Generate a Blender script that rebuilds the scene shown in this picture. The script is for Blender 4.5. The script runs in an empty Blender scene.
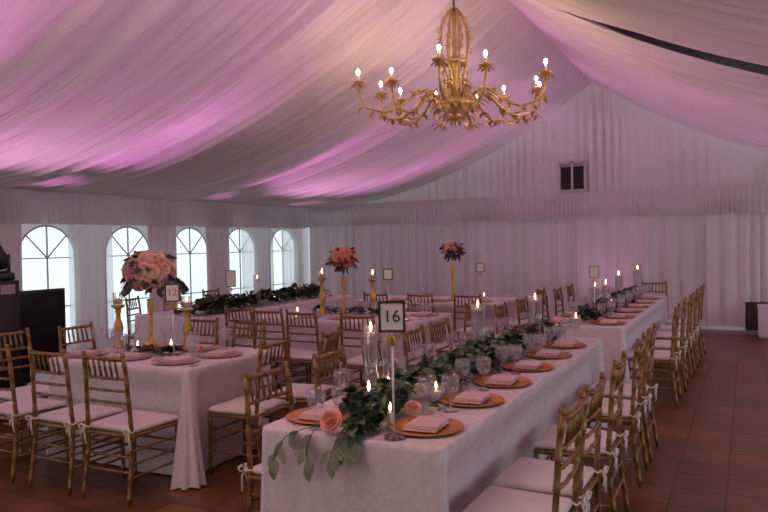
import bpy, math, random
from mathutils import Vector, Matrix
PI = math.pi
RIGHT_PIER = .8
sin, cos = math.sin, math.cos
SC = bpy.context.scene
C = SC.collection
RND = random.Random(7)

# ------------------------------------------------------------------ mesh helper
class MB:
    def __init__(s): s.v = []; s.f = []; s.m = []; s.cur = 0
    def add(s, vs, fs):
        b = len(s.v); s.v += [tuple(p) for p in vs]
        for f in fs: s.f.append(tuple(b + i for i in f)); s.m.append(s.cur)
        return s
    def box(s, c, d, rz=0):
        x, y, z = d[0] / 2, d[1] / 2, d[2] / 2; vs = []
        for sx, sy, sz in ((-1,-1,-1),(1,-1,-1),(1,1,-1),(-1,1,-1),(-1,-1,1),(1,-1,1),(1,1,1),(-1,1,1)):
            px, py = sx * x, sy * y
            vs.append((c[0] + px * cos(rz) - py * sin(rz), c[1] + px * sin(rz) + py * cos(rz), c[2] + sz * z))
        return s.add(vs, ((0,3,2,1),(4,5,6,7),(0,1,5,4),(1,2,6,5),(2,3,7,6),(3,0,4,7)))
    def rbox(s, c, d, r, seg=3, crown=0.0):
        # box with rounded vertical corners and rounded top/bottom edges
        hx, hy, hz = d[0] / 2, d[1] / 2, d[2] / 2
        def ring(inset, z):
            o = []
            for k, (sx, sy) in enumerate(((1,1),(-1,1),(-1,-1),(1,-1))):
                for i in range(seg + 1):
                    a = k * PI / 2 + i / seg * PI / 2
                    rr = max(r - inset, r * .2)
                    o.append((c[0] + sx * (hx - r) + rr * cos(a), c[1] + sy * (hy - r) + rr * sin(a), z))
            return o
        e = min(r, hz) * .9
        rings = [ring(e, c[2] - hz), ring(e * .3, c[2] - hz + e * .3), ring(0, c[2] - hz + e), ring(0, c[2] + hz - e), ring(e * .3, c[2] + hz - e * .3), ring(e, c[2] + hz)]
        n = len(rings[0]); vs = [p for q in rings for p in q]; fs = []
        for j in range(len(rings) - 1):
            for i in range(n): fs.append((j*n+i, j*n+(i+1)%n, (j+1)*n+(i+1)%n, (j+1)*n+i))
        vs.append((c[0], c[1], c[2] + hz + crown)); vs.append((c[0], c[1], c[2] - hz))
        t = len(vs) - 2; L = (len(rings) - 1) * n
        for i in range(n): fs.append((L + i, L + (i+1) % n, t)); fs.append(((i+1) % n, i, t + 1))
        return s.add(vs, fs)
    def tube(s, pts, rad, seg=8, cap=True):
        pts = [Vector(p) for p in pts]; n = len(pts)
        if not hasattr(rad, '__len__'): rad = [rad] * n
        vs = []; fs = []; prev = None
        for i, p in enumerate(pts):
            t = (pts[min(i+1, n-1)] - pts[max(i-1, 0)])
            t = t.normalized() if t.length > 1e-9 else Vector((0,0,1))
            if prev is None:
                u = t.cross(Vector((0,0,1)) if abs(t.z) < .9 else Vector((1,0,0))).normalized()
            else:
                u = (prev - t * prev.dot(t)); u = u.normalized() if u.length > 1e-6 else t.orthogonal().normalized()
            prev = u; w = t.cross(u)
            for k in range(seg):
                a = 2 * PI * k / seg; vs.append(p + (u * cos(a) + w * sin(a)) * rad[i])
        for i in range(n-1):
            for k in range(seg): fs.append((i*seg+k, i*seg+(k+1)%seg, (i+1)*seg+(k+1)%seg, (i+1)*seg+k))
        if cap: fs.append(tuple(range(seg-1, -1, -1))); fs.append(tuple((n-1)*seg + k for k in range(seg)))
        return s.add(vs, fs)
    def lathe(s, prof, seg=16, c=(0,0,0)):
        vs = []; fs = []; n = len(prof)
        for r, z in prof:
            for k in range(seg):
                a = 2 * PI * k / seg; vs.append((c[0] + r * cos(a), c[1] + r * sin(a), c[2] + z))
        for i in range(n-1):
            for k in range(seg): fs.append((i*seg+k, i*seg+(k+1)%seg, (i+1)*seg+(k+1)%seg, (i+1)*seg+k))
        if prof[0][0] > 1e-5 and prof[0][0] < 9: pass
        return s.add(vs, fs)
    def grid(s, fn, nu, nv):
        vs = [fn(i / nu, j / nv) for j in range(nv+1) for i in range(nu+1)]
        fs = [(j*(nu+1)+i, j*(nu+1)+i+1, (j+1)*(nu+1)+i+1, (j+1)*(nu+1)+i) for j in range(nv) for i in range(nu)]
        return s.add(vs, fs)
    def xf(s, M, start=0):
        for i in range(start, len(s.v)): s.v[i] = tuple(M @ Vector(s.v[i]))
        return s
    def mesh(s, name, mats, smooth=True):
        me = bpy.data.meshes.new(name); me.from_pydata(s.v, [], s.f)
        for m in (mats if isinstance(mats, (list, tuple)) else [mats]): me.materials.append(m)
        if any(s.m): me.polygons.foreach_set('material_index', s.m)
        if smooth: me.polygons.foreach_set('use_smooth', [True] * len(s.f))
        me.update(); return me
    def build(s, name, mats, parent=None, smooth=True, loc=None):
        return link(name, s.mesh(name, mats, smooth), parent, loc)

def link(name, data, parent=None, loc=None, rz=0, sc=None):
    o = bpy.data.objects.new(name, data); C.objects.link(o)
    if parent: o.parent = parent
    if loc: o.location = loc
    if rz: o.rotation_euler = (0, 0, rz)
    if sc: o.scale = (sc, sc, sc) if not hasattr(sc, '__len__') else sc
    return o
def tag(o, label, cat, group=None, kind=None):
    o['label'] = label; o['category'] = cat
    if group: o['group'] = group
    if kind: o['kind'] = kind
    return o
def struct(o): o['kind'] = 'structure'; return o
def empty(name, loc=(0,0,0), rz=0):
    return link(name, None, None, loc, rz)
def dup(root, loc, rz=0, sc=None):
    r = root.copy(); C.objects.link(r); r.location = loc; r.rotation_euler = (0, 0, rz)
    if sc: r.scale = (sc, sc, sc) if not hasattr(sc, '__len__') else sc
    for ch in root.children:
        c = ch.copy(); C.objects.link(c); c.parent = r
        for g in ch.children:
            d = g.copy(); C.objects.link(d); d.parent = c
    return r
class Proto:
    """first placing moves the prototype itself, later ones copy it"""
    def __init__(s, root): s.root = root; s.used = False
    def put(s, loc, rz, label, cat, group=None, sc=None):
        if not s.used:
            s.used = True; o = s.root; o.location = loc; o.rotation_euler = (0,0,rz)
            if sc: o.scale = (sc, sc, sc) if not hasattr(sc, '__len__') else sc
        else: o = dup(s.root, loc, rz, sc or (1,1,1))
        return tag(o, label, cat, group)
ORD = ['first', 'second', 'third', 'fourth', 'fifth', 'sixth', 'seventh', 'eighth', 'ninth', 'tenth', 'eleventh', 'twelfth']

# ------------------------------------------------------------------ materials
def mat(name, col, rough=.6, metal=0, spec=.5):
    m = bpy.data.materials.new(name); m.use_nodes = True
    b = m.node_tree.nodes['Principled BSDF']
    b.inputs['Base Color'].default_value = (*col, 1); b.inputs['Roughness'].default_value = rough
    b.inputs['Metallic'].default_value = metal; b.inputs['Specular IOR Level'].default_value = spec
    return m
def N(m, t, **kw):
    n = m.node_tree.nodes.new(t)
    for k, v in kw.items():
        if k in n.inputs: n.inputs[k].default_value = v
        else: setattr(n, k, v)
    return n
def L(m, a, b): m.node_tree.links.new(a, b)
def vary(m, c1, c2, scale, detail=4, lo=.35, hi=.65, bump=0, dist=.01, distort=0, stretch=None):
    nt = m.node_tree; b = nt.nodes['Principled BSDF']
    tc = N(m, 'ShaderNodeTexCoord'); src = tc.outputs['Object']
    if stretch:
        mp = N(m, 'ShaderNodeMapping'); mp.inputs['Scale'].default_value = stretch; L(m, src, mp.inputs['Vector']); src = mp.outputs['Vector']
    no = N(m, 'ShaderNodeTexNoise', Scale=scale, Detail=detail, Distortion=distort); L(m, src, no.inputs['Vector'])
    r = N(m, 'ShaderNodeValToRGB'); r.color_ramp.elements[0].position = lo; r.color_ramp.elements[1].position = hi
    r.color_ramp.elements[0].color = (*c1, 1); r.color_ramp.elements[1].color = (*c2, 1)
    L(m, no.outputs['Fac'], r.inputs['Fac']); L(m, r.outputs['Color'], b.inputs['Base Color'])
    if bump:
        bp = N(m, 'ShaderNodeBump', Strength=bump, Distance=dist); L(m, no.outputs['Fac'], bp.inputs['Height']); L(m, bp.outputs['Normal'], b.inputs['Normal'])
    return m
def fabric(name, col, trans=.25, clear=0.0, bscale=0, bstretch=(1,1,1), bump=.2):
    m = bpy.data.materials.new(name); m.use_nodes = True; nt = m.node_tree
    nt.nodes.remove(nt.nodes['Principled BSDF']); out = nt.nodes['Material Output']
    d = N(m, 'ShaderNodeBsdfDiffuse', Color=(*col, 1)); t = N(m, 'ShaderNodeBsdfTranslucent', Color=(*col, 1))
    mx = N(m, 'ShaderNodeMixShader'); mx.inputs[0].default_value = trans
    L(m, d.outputs[0], mx.inputs[1]); L(m, t.outputs[0], mx.inputs[2]); last = mx
    if bscale:
        tc = N(m, 'ShaderNodeTexCoord'); mp = N(m, 'ShaderNodeMapping'); mp.inputs['Scale'].default_value = bstretch
        no = N(m, 'ShaderNodeTexNoise', Scale=bscale, Detail=3.0); bp = N(m, 'ShaderNodeBump', Strength=bump, Distance=.02)
        L(m, tc.outputs['Object'], mp.inputs['Vector']); L(m, mp.outputs[0], no.inputs['Vector']); L(m, no.outputs['Fac'], bp.inputs['Height'])
        L(m, bp.outputs[0], d.inputs['Normal']); L(m, bp.outputs[0], t.inputs['Normal'])
    if clear:
        tr = N(m, 'ShaderNodeBsdfTransparent'); m2 = N(m, 'ShaderNodeMixShader'); m2.inputs[0].default_value = clear
        L(m, mx.outputs[0], m2.inputs[1]); L(m, tr.outputs[0], m2.inputs[2]); last = m2
    L(m, last.outputs[0], out.inputs['Surface']); return m
def thin_glass(name, tint=(.93,.94,.95), rough=.03, ior=1.5, haze=0):
    m = bpy.data.materials.new(name); m.use_nodes = True; nt = m.node_tree
    nt.nodes.remove(nt.nodes['Principled BSDF']); out = nt.nodes['Material Output']
    t = N(m, 'ShaderNodeBsdfTransparent', Color=(*tint, 1)); g = N(m, 'ShaderNodeBsdfGlossy', Roughness=rough)
    lw = N(m, 'ShaderNodeLayerWeight', Blend=.5); pw = N(m, 'ShaderNodeMath', operation='POWER'); pw.inputs[1].default_value = 2.6; L(m, lw.outputs['Facing'], pw.inputs[0])
    fr = N(m, 'ShaderNodeMapRange'); fr.inputs[3].default_value = .09 * (ior - 1) / .5; fr.inputs[4].default_value = .9; L(m, pw.outputs[0], fr.inputs[0]); mx = N(m, 'ShaderNodeMixShader')
    L(m, fr.outputs[0], mx.inputs[0]); L(m, t.outputs[0], mx.inputs[1]); L(m, g.outputs[0], mx.inputs[2]); last = mx
    if haze:
        d = N(m, 'ShaderNodeBsdfTranslucent', Color=(.9,.9,.92,1)); m2 = N(m, 'ShaderNodeMixShader'); m2.inputs[0].default_value = haze
        L(m, mx.outputs[0], m2.inputs[1]); L(m, d.outputs[0], m2.inputs[2]); last = m2
    L(m, last.outputs[0], out.inputs['Surface']); return m
def emit(name, col, st):
    m = bpy.data.materials.new(name); m.use_nodes = True; nt = m.node_tree
    nt.nodes.remove(nt.nodes['Principled BSDF'])
    e = N(m, 'ShaderNodeEmission', Color=(*col, 1), Strength=st); L(m, e.outputs[0], nt.nodes['Material Output'].inputs['Surface']); return m

M = {}
M['gold'] = vary(mat('antique_gold', (.42,.25,.09), .42, .55), (.205,.108,.037), (.36,.21,.076), 30, 3, .3, .7, .15, .002)
M['gold2'] = vary(mat('bright_gold', (.6,.36,.1), .35, .75), (.50,.28,.07), (.72,.46,.16), 25, 3, .3, .7, .2, .003)
M['chand'] = vary(mat('gilded_metal', (.6,.38,.12), .4, .6), (.44,.31,.10), (.78,.58,.26), 22, 4, .3, .7, .4, .006)
M['cushion'] = vary(mat('ivory_cushion', (.78,.70,.68), .85), (.74,.67,.65), (.80,.73,.71), 9, 3, .3, .7, .1, .01)
M['tie'] = mat('cotton_tie', (.82,.76,.70), .9)
M['cloth'] = vary(mat('damask_cloth', (.76,.70,.70), .6, 0, .35), (.72,.66,.665), (.79,.73,.73), 17, 5, .44, .56, .25, .006, 1.6)
M['napkin'] = vary(mat('pink_lit_napkin', (.74,.52,.53), .85), (.70,.48,.49), (.78,.57,.57), 20, 3, .3, .7, .1, .004)  # pink cast of the lighting is put into the napkin colour
M['charger'] = vary(mat('amber_charger', (.55,.22,.06), .38, .35), (.44,.15,.035), (.64,.28,.09), 14, 4, .3, .7, .1, .003)
M['plate_rose'] = mat('rose_charger', (.62,.42,.36), .35, .3)
M['leaf'] = vary(mat('eucalyptus_leaf', (.05,.10,.06), .5), (.045,.085,.036), (.14,.20,.105), 16, 3, .3, .75)
M['leafdark'] = vary(mat('deep_green_leaf', (.03,.06,.03), .5), (.012,.030,.014), (.04,.075,.035), 16, 3, .3, .75)
M['leaflight'] = vary(mat('pale_eucalyptus_leaf', (.15,.2,.13), .5), (.14,.185,.105), (.26,.30,.20), 16, 3, .3, .7)
M['stem'] = mat('green_stem', (.06,.08,.03), .6)
M['pink'] = vary(mat('pink_petal', (.85,.38,.34), .6), (.86,.34,.28), (.95,.52,.42), 18, 2, .3, .7)
M['blush'] = vary(mat('blush_petal', (.85,.55,.5), .6), (.88,.54,.46), (.95,.74,.64), 18, 2, .3, .7)
M['peach'] = vary(mat('peach_petal', (.88,.56,.40), .6), (.80,.36,.26), (.92,.72,.55), 30, 2, .35, .65)
M['cream'] = mat('cream_petal', (.86,.78,.66), .6)
M['lilac'] = mat('lilac_petal', (.72,.45,.58), .6)
M['wine'] = vary(mat('burgundy_leaf', (.08,.03,.035), .6), (.05,.03,.025), (.12,.045,.05), 12)
M['glass'] = thin_glass('clear_glass', (.975,.98,.985), .03, 1.5, .07)
M['water'] = thin_glass('still_water', (.97,.98,.98), .02, 1.33, .05)
M['wax'] = mat('white_wax', (.88,.82,.72), .5)
M['black'] = mat('black_plastic', (.006,.006,.007), .4)
M['screen'] = mat('dark_screen', (.003,.003,.004), .35, 0, .25)
M['grey'] = mat('grey_plate', (.32,.30,.30), .6)
M['roof'] = mat('roof_underside', (.20,.14,.17), .8)
M['card'] = mat('ivory_card', (.82,.78,.72), .7)
M['ink'] = mat('black_ink', (.03,.03,.03), .6)
M['roseink'] = mat('rose_ink', (.45,.16,.18), .6)
M['framedark'] = mat('dark_bronze_frame', (.07,.05,.025), .4, .5)
M['white'] = mat('white_enamel', (.72,.72,.74), .5)
M['liner'] = fabric('ceiling_liner_fabric', (.80,.735,.755), .08, 0, 6, (.25, 7, 1), 1.0)
M['drape'] = fabric('wall_drape_fabric', (.77,.70,.715), .14, 0, 8, (6, 6, .4), .3)
M['valance'] = fabric('valance_fabric', (.73,.66,.675), .25, 0, 9, (6, 6, .6), .5)
M['sheer'] = fabric('sheer_curtain_fabric', (.80,.77,.78), .6, .36, 8, (6, 6, .4), .2)
M['vinyl'] = fabric('white_tent_wall', (.68,.63,.645), .2)
M['muntin'] = mat('grey_muntin', (.58,.60,.62), .6)
M['pane'] = thin_glass('clear_vinyl', (.68,.71,.715), .15, 1.2, .06)
M['ventdark'] = mat('vent_dark', (.012,.01,.01), .6)
M['fl'] = emit('candle_flame', (1, .60, .24), 11)
M['bulb'] = emit('warm_bulb', (1, .68, .34), 110)
M['brown'] = mat('dark_opening_and_strap', (.07,.05,.045), .7)

# floor tiles
m = M['tile'] = mat('quarry_tile', (.2,.07,.04), .42); nt = m.node_tree; b = nt.nodes['Principled BSDF']
tc = N(m, 'ShaderNodeTexCoord'); mp = N(m, 'ShaderNodeMapping'); mp.inputs['Location'].default_value = (.13 + .305 * 80, .12 + .305 * 80, 0)
L(m, tc.outputs['Object'], mp.inputs['Vector'])
br = N(m, 'ShaderNodeTexBrick'); br.offset = 0; br.squash = 1
for k, v in (('Scale', 1), ('Mortar Size', .006), ('Mortar Smooth', .3), ('Bias', 0), ('Brick Width', .305), ('Row Height', .305)): br.inputs[k].default_value = v
br.inputs['Color1'].default_value = (.235,.088,.032,1); br.inputs['Color2'].default_value = (.15,.054,.022,1); br.inputs['Mortar'].default_value = (.03,.017,.013,1)
L(m, mp.outputs[0], br.inputs['Vector'])
no = N(m, 'ShaderNodeTexNoise', Scale=2.2, Detail=7.0, Roughness=.7); L(m, tc.outputs['Object'], no.inputs['Vector'])
rp = N(m, 'ShaderNodeValToRGB'); rp.color_ramp.elements[0].color = (.36,.34,.34,1); rp.color_ramp.elements[1].color = (1.35,1.3,1.25,1)
rp.color_ramp.elements[0].position = .3; rp.color_ramp.elements[1].position = .7
L(m, no.outputs['Fac'], rp.inputs['Fac'])
mu = N(m, 'ShaderNodeMix'); mu.data_type = 'RGBA'; mu.blend_type = 'MULTIPLY'; mu.inputs[0].default_value = 1
L(m, br.outputs['Color'], mu.inputs[6]); L(m, rp.outputs[0], mu.inputs[7]); L(m, mu.outputs[2], b.inputs['Base Color'])
bp = N(m, 'ShaderNodeBump', Strength=.35, Distance=.004); L(m, br.outputs['Fac'], bp.inputs['Height']); bp.invert = True; L(m, bp.outputs[0], b.inputs['Normal'])
r2 = N(m, 'ShaderNodeMapRange'); r2.inputs[3].default_value = .26; r2.inputs[4].default_value = .52; L(m, no.outputs['Fac'], r2.inputs[0]); L(m, r2.outputs[0], b.inputs['Roughness'])

# ------------------------------------------------------------------ setting
XL, XR, XRID, YB, YF = -8.6, 3.74, -2.43, 12.87, -7.0
HW = XRID - XL; ZE, ZR = 2.38, 4.36
mb = MB(); mb.box((-2.4, 3.0, -.05), (14.4, 21.0, .1)); struct(mb.build('floor', M['tile'], smooth=False))

def seam(y, seams):
    d = min(abs(y - s) for s in seams); return d
LSE = (-5.7, -2.8, .1, 3.0, 5.85, 8.75, 11.6); RSE = (-4.7, -1.8, 1.1, 4.05, 6.98, 9.9, 12.5)
wv = [(RND.uniform(.10,.55), RND.uniform(0,6.28), RND.uniform(-.35,.35)) for _ in range(16)]
def liner(sgn, ya=None, yb=None):
    ph = [(l, p + (1 if sgn > 0 else 0), d) for l, p, d in wv]
    se = RSE if sgn > 0 else LSE
    def fn(i, j):
        u = i; gap = min(.075, max(0, .26 * (u - .16))) * min(1, (1 - u) * 12)
        lo = YF if ya is None else ya + gap; hi = YB + .04 if yb is None else yb - gap; y = lo + (hi - lo) * j
        z = ZE + (ZR - ZE) * (1 - u) ** 2.15
        r = 0
        for l, p, d in ph: r += sin(2 * PI * y / l + p + d * 3.0 * u + .6 * sin(y * 1.3 + p)) * (.011 + .025 * l)
        env = min(1, u * 8) * min(1, (1 - u) * 6 + .15)
        d = seam(y, se)
        z += .6 * r * env - (.05 if sgn < 0 else 0) * sin(PI * min(1, d / 1.45)) * sin(PI * u) + (0 if sgn > 0 else .06) * math.exp(-(d / .045) ** 2) * min(1, u * 5) * min(1, (1-u)*6)
        if sgn > 0:   # two liner panels part along this seam
            k = math.exp(-((y - 6.98) / .3) ** 2) * min(1, max(0, u - .12) * 8)
            z += k * (-.6 * r * env + (.035 if yb is not None else -.02))
        return (XRID + sgn * HW * u, y, z)
    return fn
mb = MB(); mb.grid(liner(-1), 44, 760); n0 = len(mb.f)
mb.grid(liner(1, None, 6.98), 44, 540); mb.grid(liner(1, 6.98, None), 44, 230); struct(mb.build('ceiling', M['liner']))

mb = MB()
def outer(i, j):
    x = XL - .1 + (XR - XL + .2) * i; return (x, YF - .1 + (YB + .45 - YF) * j, 2.50 + (4.62 - 2.50) * (1 - min(1, abs(x - XRID) / (HW + .1))))
mb.grid(outer, 24, 8); struct(mb.build('roof', M['roof'], smooth=False))
# pleated cloth strip: p(s) along the wall, from z0 to z1
def pleats(mb, axis, at, a0, a1, zt, zb, amp=.03, lam=.16, seed=0, facing=1, rows=10, flare=1.0, pinch=0, ztop_fn=None, sway=None):
    R = random.Random(seed); n = max(12, int(abs(a1 - a0) / .016))
    # one irregular wave
    ph = []; t = 0
    for k in range(n + 1):
        ph.append(t); t += 2 * PI * (abs(a1 - a0) / n) / (lam * (.75 + .5 * (0.5 + .5 * sin(k * .05 + seed)) + .25 * R.random()))
    am = [.6 + .4 * sin(k * .071 + seed * 1.7) for k in range(n + 1)]
    def fn(i, j):
        k = min(n, int(round(i * n))); s = a0 + (a1 - a0) * i
        top = ztop_fn(s) if ztop_fn else zt
        z = top + (zb - top) * j
        g = (.45 + .55 * min(1, j * 1.5)) * flare
        d = amp * am[k] * g * (sin(ph[k]) + .35 * sin(2.1 * ph[k] + 1))
        if pinch: d *= 1 - .8 * math.exp(-((j - pinch) / .05) ** 2)
        s2 = s + (sway(s, j) if sway else 0)
        if axis == 'x': return (s2, at + facing * d, z)
        return (at + facing * d, s2, z)
    mb.grid(fn, n, rows); return mb
def roofz(x):
    u = min(1, abs(x - XRID) / HW); return ZE + (ZR - ZE) * (1 - u) ** 2.15 - .01

# back wall + its drapes
mb = MB(); 
def backwall(i, j):
    x = XL + (XR - XL) * i; return (x, YB + .30, roofz(x) * j)
mb.grid(backwall, 60, 4); struct(mb.build('wall_back', M['vinyl'], smooth=False))
mb = MB()
pleats(mb, 'x', YB + .04, XL, XR, 0, 2.30, .034, .15, 3, -1, 10, ztop_fn=lambda s: max(roofz(s) + .02, 2.31))
o = mb.build('gable_drape', M['drape']); tag(o, 'pleated pale gable drape filling the end wall above the valance', 'drape')
mb = MB(); pleats(mb, 'x', YB - .05, XL + .06, XR, 2.41, 1.955, .02, .075, 5, -1, 14, 1, .12)
o = mb.build('valance', M['valance']); tag(o, 'long gathered valance running across the end wall', 'valance')
edges = [-8.5, -7.3, -6.12, -4.98, -3.9, -2.72, -1.55, -.62, -.04]
for k in range(len(edges) - 1):
    mb = MB(); a, b_ = edges[k] - .02, edges[k+1] + (.02 if k < 7 else -.01)
    pleats(mb, 'x', YB + (.02 if k % 2 else .12), a, b_, 2.2, .10, .058, .22, 20 + k, -1, 10)
    w = ['beside the window-wall corner', 'behind the farthest candlesticks', 'behind the gilt flower vase', 'left of the dark seam above the table sign', 'under the gable vent', 'behind the far aisle table candles', 'just past the far aisle table end', 'hanging by the brown gap and white cabinet'][k]
    o = mb.build('drape_panel', M['drape']); tag(o, 'pleated floor-length end-wall drape ' + w, 'drape', 'end wall drapes')
mb = MB(); pleats(mb, 'x', YB + .035, .72, XR, 2.2, .10, .03, .17, 40, -1, 10)
o = mb.build('drape_panel', M['drape']); tag(o, 'pleated end-wall drape above and beyond the white cabinet', 'drape', 'end wall drapes')
# swept-back short drape over the gap
mb = MB(); pleats(mb, 'x', YB + .14, -.08, .70, 2.2, .50, .03, .15, 41, -1, 10)
o = mb.build('drape_panel', M['drape']); tag(o, 'shorter drape ending above the brown gap at the end wall', 'drape', 'end wall drapes')
mb = MB(); mb.box((-2.4, YB - .16, .03), (12.2, .12, .06)); struct(mb.build('baseboard_back', M['grey'], smooth=False))
mb = MB(); mb.box((.30, YB + .24, .30), (.70, .03, .56)); o = mb.build('dark_opening_panel', M['brown'], smooth=False)  # dark panel put in for the shade behind the opening
tag(o, 'dark panel standing for the shaded opening in the end drapes', 'board')
# vent window in the gable
t = empty('gable_vent', (-2.79, YB - .02, 2.46)); tag(t, 'small two-pane dark vent with pale frame high on the gable', 'vent')
mb = MB()
for x in (-.225, 0, .225): mb.box((x, -.02, .25), (.035, .05, .54))
for z in (0, .5): mb.box((0, -.02, z), (.45, .05, .035))
mb.build('frame', M['vinyl'], t, False)
for x in (-.1125, .1125):
    mb = MB(); mb.box((x, -.005, .25), (.19, .012, .47)); pn = mb.build('pane', M['ventdark'], t, False)
    mb = MB(); mb.box((x, -.02, .455), (.19, .015, .06)); mb.build('blind_roll', M['grey'], pn, False)

# left wall with arched windows
WC = [-4.7, -3.3, -1.9, -.5, .9, 2.3, 3.7, 5.1, 6.56, 8.0, 9.38, 10.74, 12.14]; WW = .45; ZSP = 1.46; ZSILL = .2
mb = MB(); xw = XL - .05
def wq(pts): mb.add([(xw, y, z) for y, z in pts], [tuple(range(len(pts)))])
y0 = YF
for c in WC:
    wq([(y0, 0), (c - WW, 0), (c - WW, 2.42), (y0, 2.42)])
    wq([(c - WW, 0), (c + WW, 0), (c + WW, ZSILL), (c - WW, ZSILL)])
    for k in range(16):
        a0, a1 = PI - k * PI / 16, PI - (k + 1) * PI / 16
        wq([(c + WW * cos(a0), ZSP + WW * sin(a0)), (c + WW * cos(a1), ZSP + WW * sin(a1)), (c + WW * cos(a1), 2.42), (c + WW * cos(a0), 2.42)])
    y0 = c + WW
wq([(y0, 0), (YB + .32, 0), (YB + .32, 2.42), (y0, 2.42)])
struct(mb.build('wall_left', M['vinyl'], smooth=False))
wi = 0
for c in WC[7:]:
    wi += 1
    w = struct(empty('window_%d' % wi, (xw, c, 0)))
    mb = MB(); th = .03
    mb.box((.01, 0, (ZSILL + ZSP + WW) / 2), (.02, .016, ZSP + WW - ZSILL))
    mb.box((.01, 0, ZSP), (.02, 2 * WW, .015)); mb.box((.01, 0, .77), (.02, 2 * WW, .015))
    for s in (-1, 1): mb.tube([(.01, 0, ZSP), (.01, s * WW * cos(PI/4), ZSP + WW * sin(PI/4))], .010, 6)
    mb.tube([(.01, -WW, ZSILL)] + [(.01, WW * cos(a), ZSP + WW * sin(a)) for a in [PI - k * PI / 16 for k in range(17)]] + [(.01, WW, ZSILL), (.01, -WW, ZSILL)], .014, 6)
    mb.build('muntin', M['muntin'], w)
    mb = MB(); pts = [(-WW, ZSILL)] + [(WW * cos(PI - k * PI / 16), ZSP + WW * sin(PI - k * PI / 16)) for k in range(17)] + [(WW, ZSILL)]
    mb.add([(-.012, y, z) for y, z in pts], [tuple(range(len(pts)))]); mb.build('pane', M['pane'], w, False)
# window-wall curtains
cur = [(4.70, 5.15, 'by the black screen', 'drape'), (5.25, 6.15, 'before the first whole window', 'drape'), (6.86, 7.64, 'between the first and second whole windows', 'sheer'), (8.36, 9.01, 'between the second and third whole windows', 'drape'), (9.73, 10.37, 'between the third and fourth whole windows', 'drape'), (10.72, 11.76, 'over the fourth window', 'sheer'), (12.02, 12.80, 'over the last window in the corner', 'sheer')]
for k, (a, b_, w, mm) in enumerate(cur):
    mb = MB(); pleats(mb, 'y', XL + .015, a, b_, 2.2, .05, .028, .13, 60 + k, 1, 10)
    o = mb.build('window_curtain', M['sheer' if mm == 'sheer' else 'drape']); tag(o, 'sheer pale window curtain ' + w, 'curtain', 'window wall curtains')
mb = MB(); pleats(mb, 'y', XL + .10, YF, YB - .08, 2.42, 1.925, .02, .085, 9, 1, 14, 1, .12)
o = mb.build('valance', M['valance']); tag(o, 'long gathered valance running above the arched windows', 'valance')
# open right-hand side of the tent: header band and legs only
mb = MB(); mb.box((XR + .05, 2.95, 2.2), (.06, 20.0, .5)); mb.box((XR + .05, 2.95, .2), (.06, 20.0, .4))
for k in range(8): mb.box((XR + .05, -6.6 + 2.78 * k, 1.2), (.06, RIGHT_PIER, 2.4))
struct(mb.build('wall_right', M['vinyl'], smooth=False))
mb = MB()
def frontwall(i, j):
    x = XL + (XR - XL) * i; return (x, YF - .05, (roofz(x) + .02) * j)
mb.grid(frontwall, 40, 4); struct(mb.build('wall_front', M['vinyl'], smooth=False))

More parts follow.
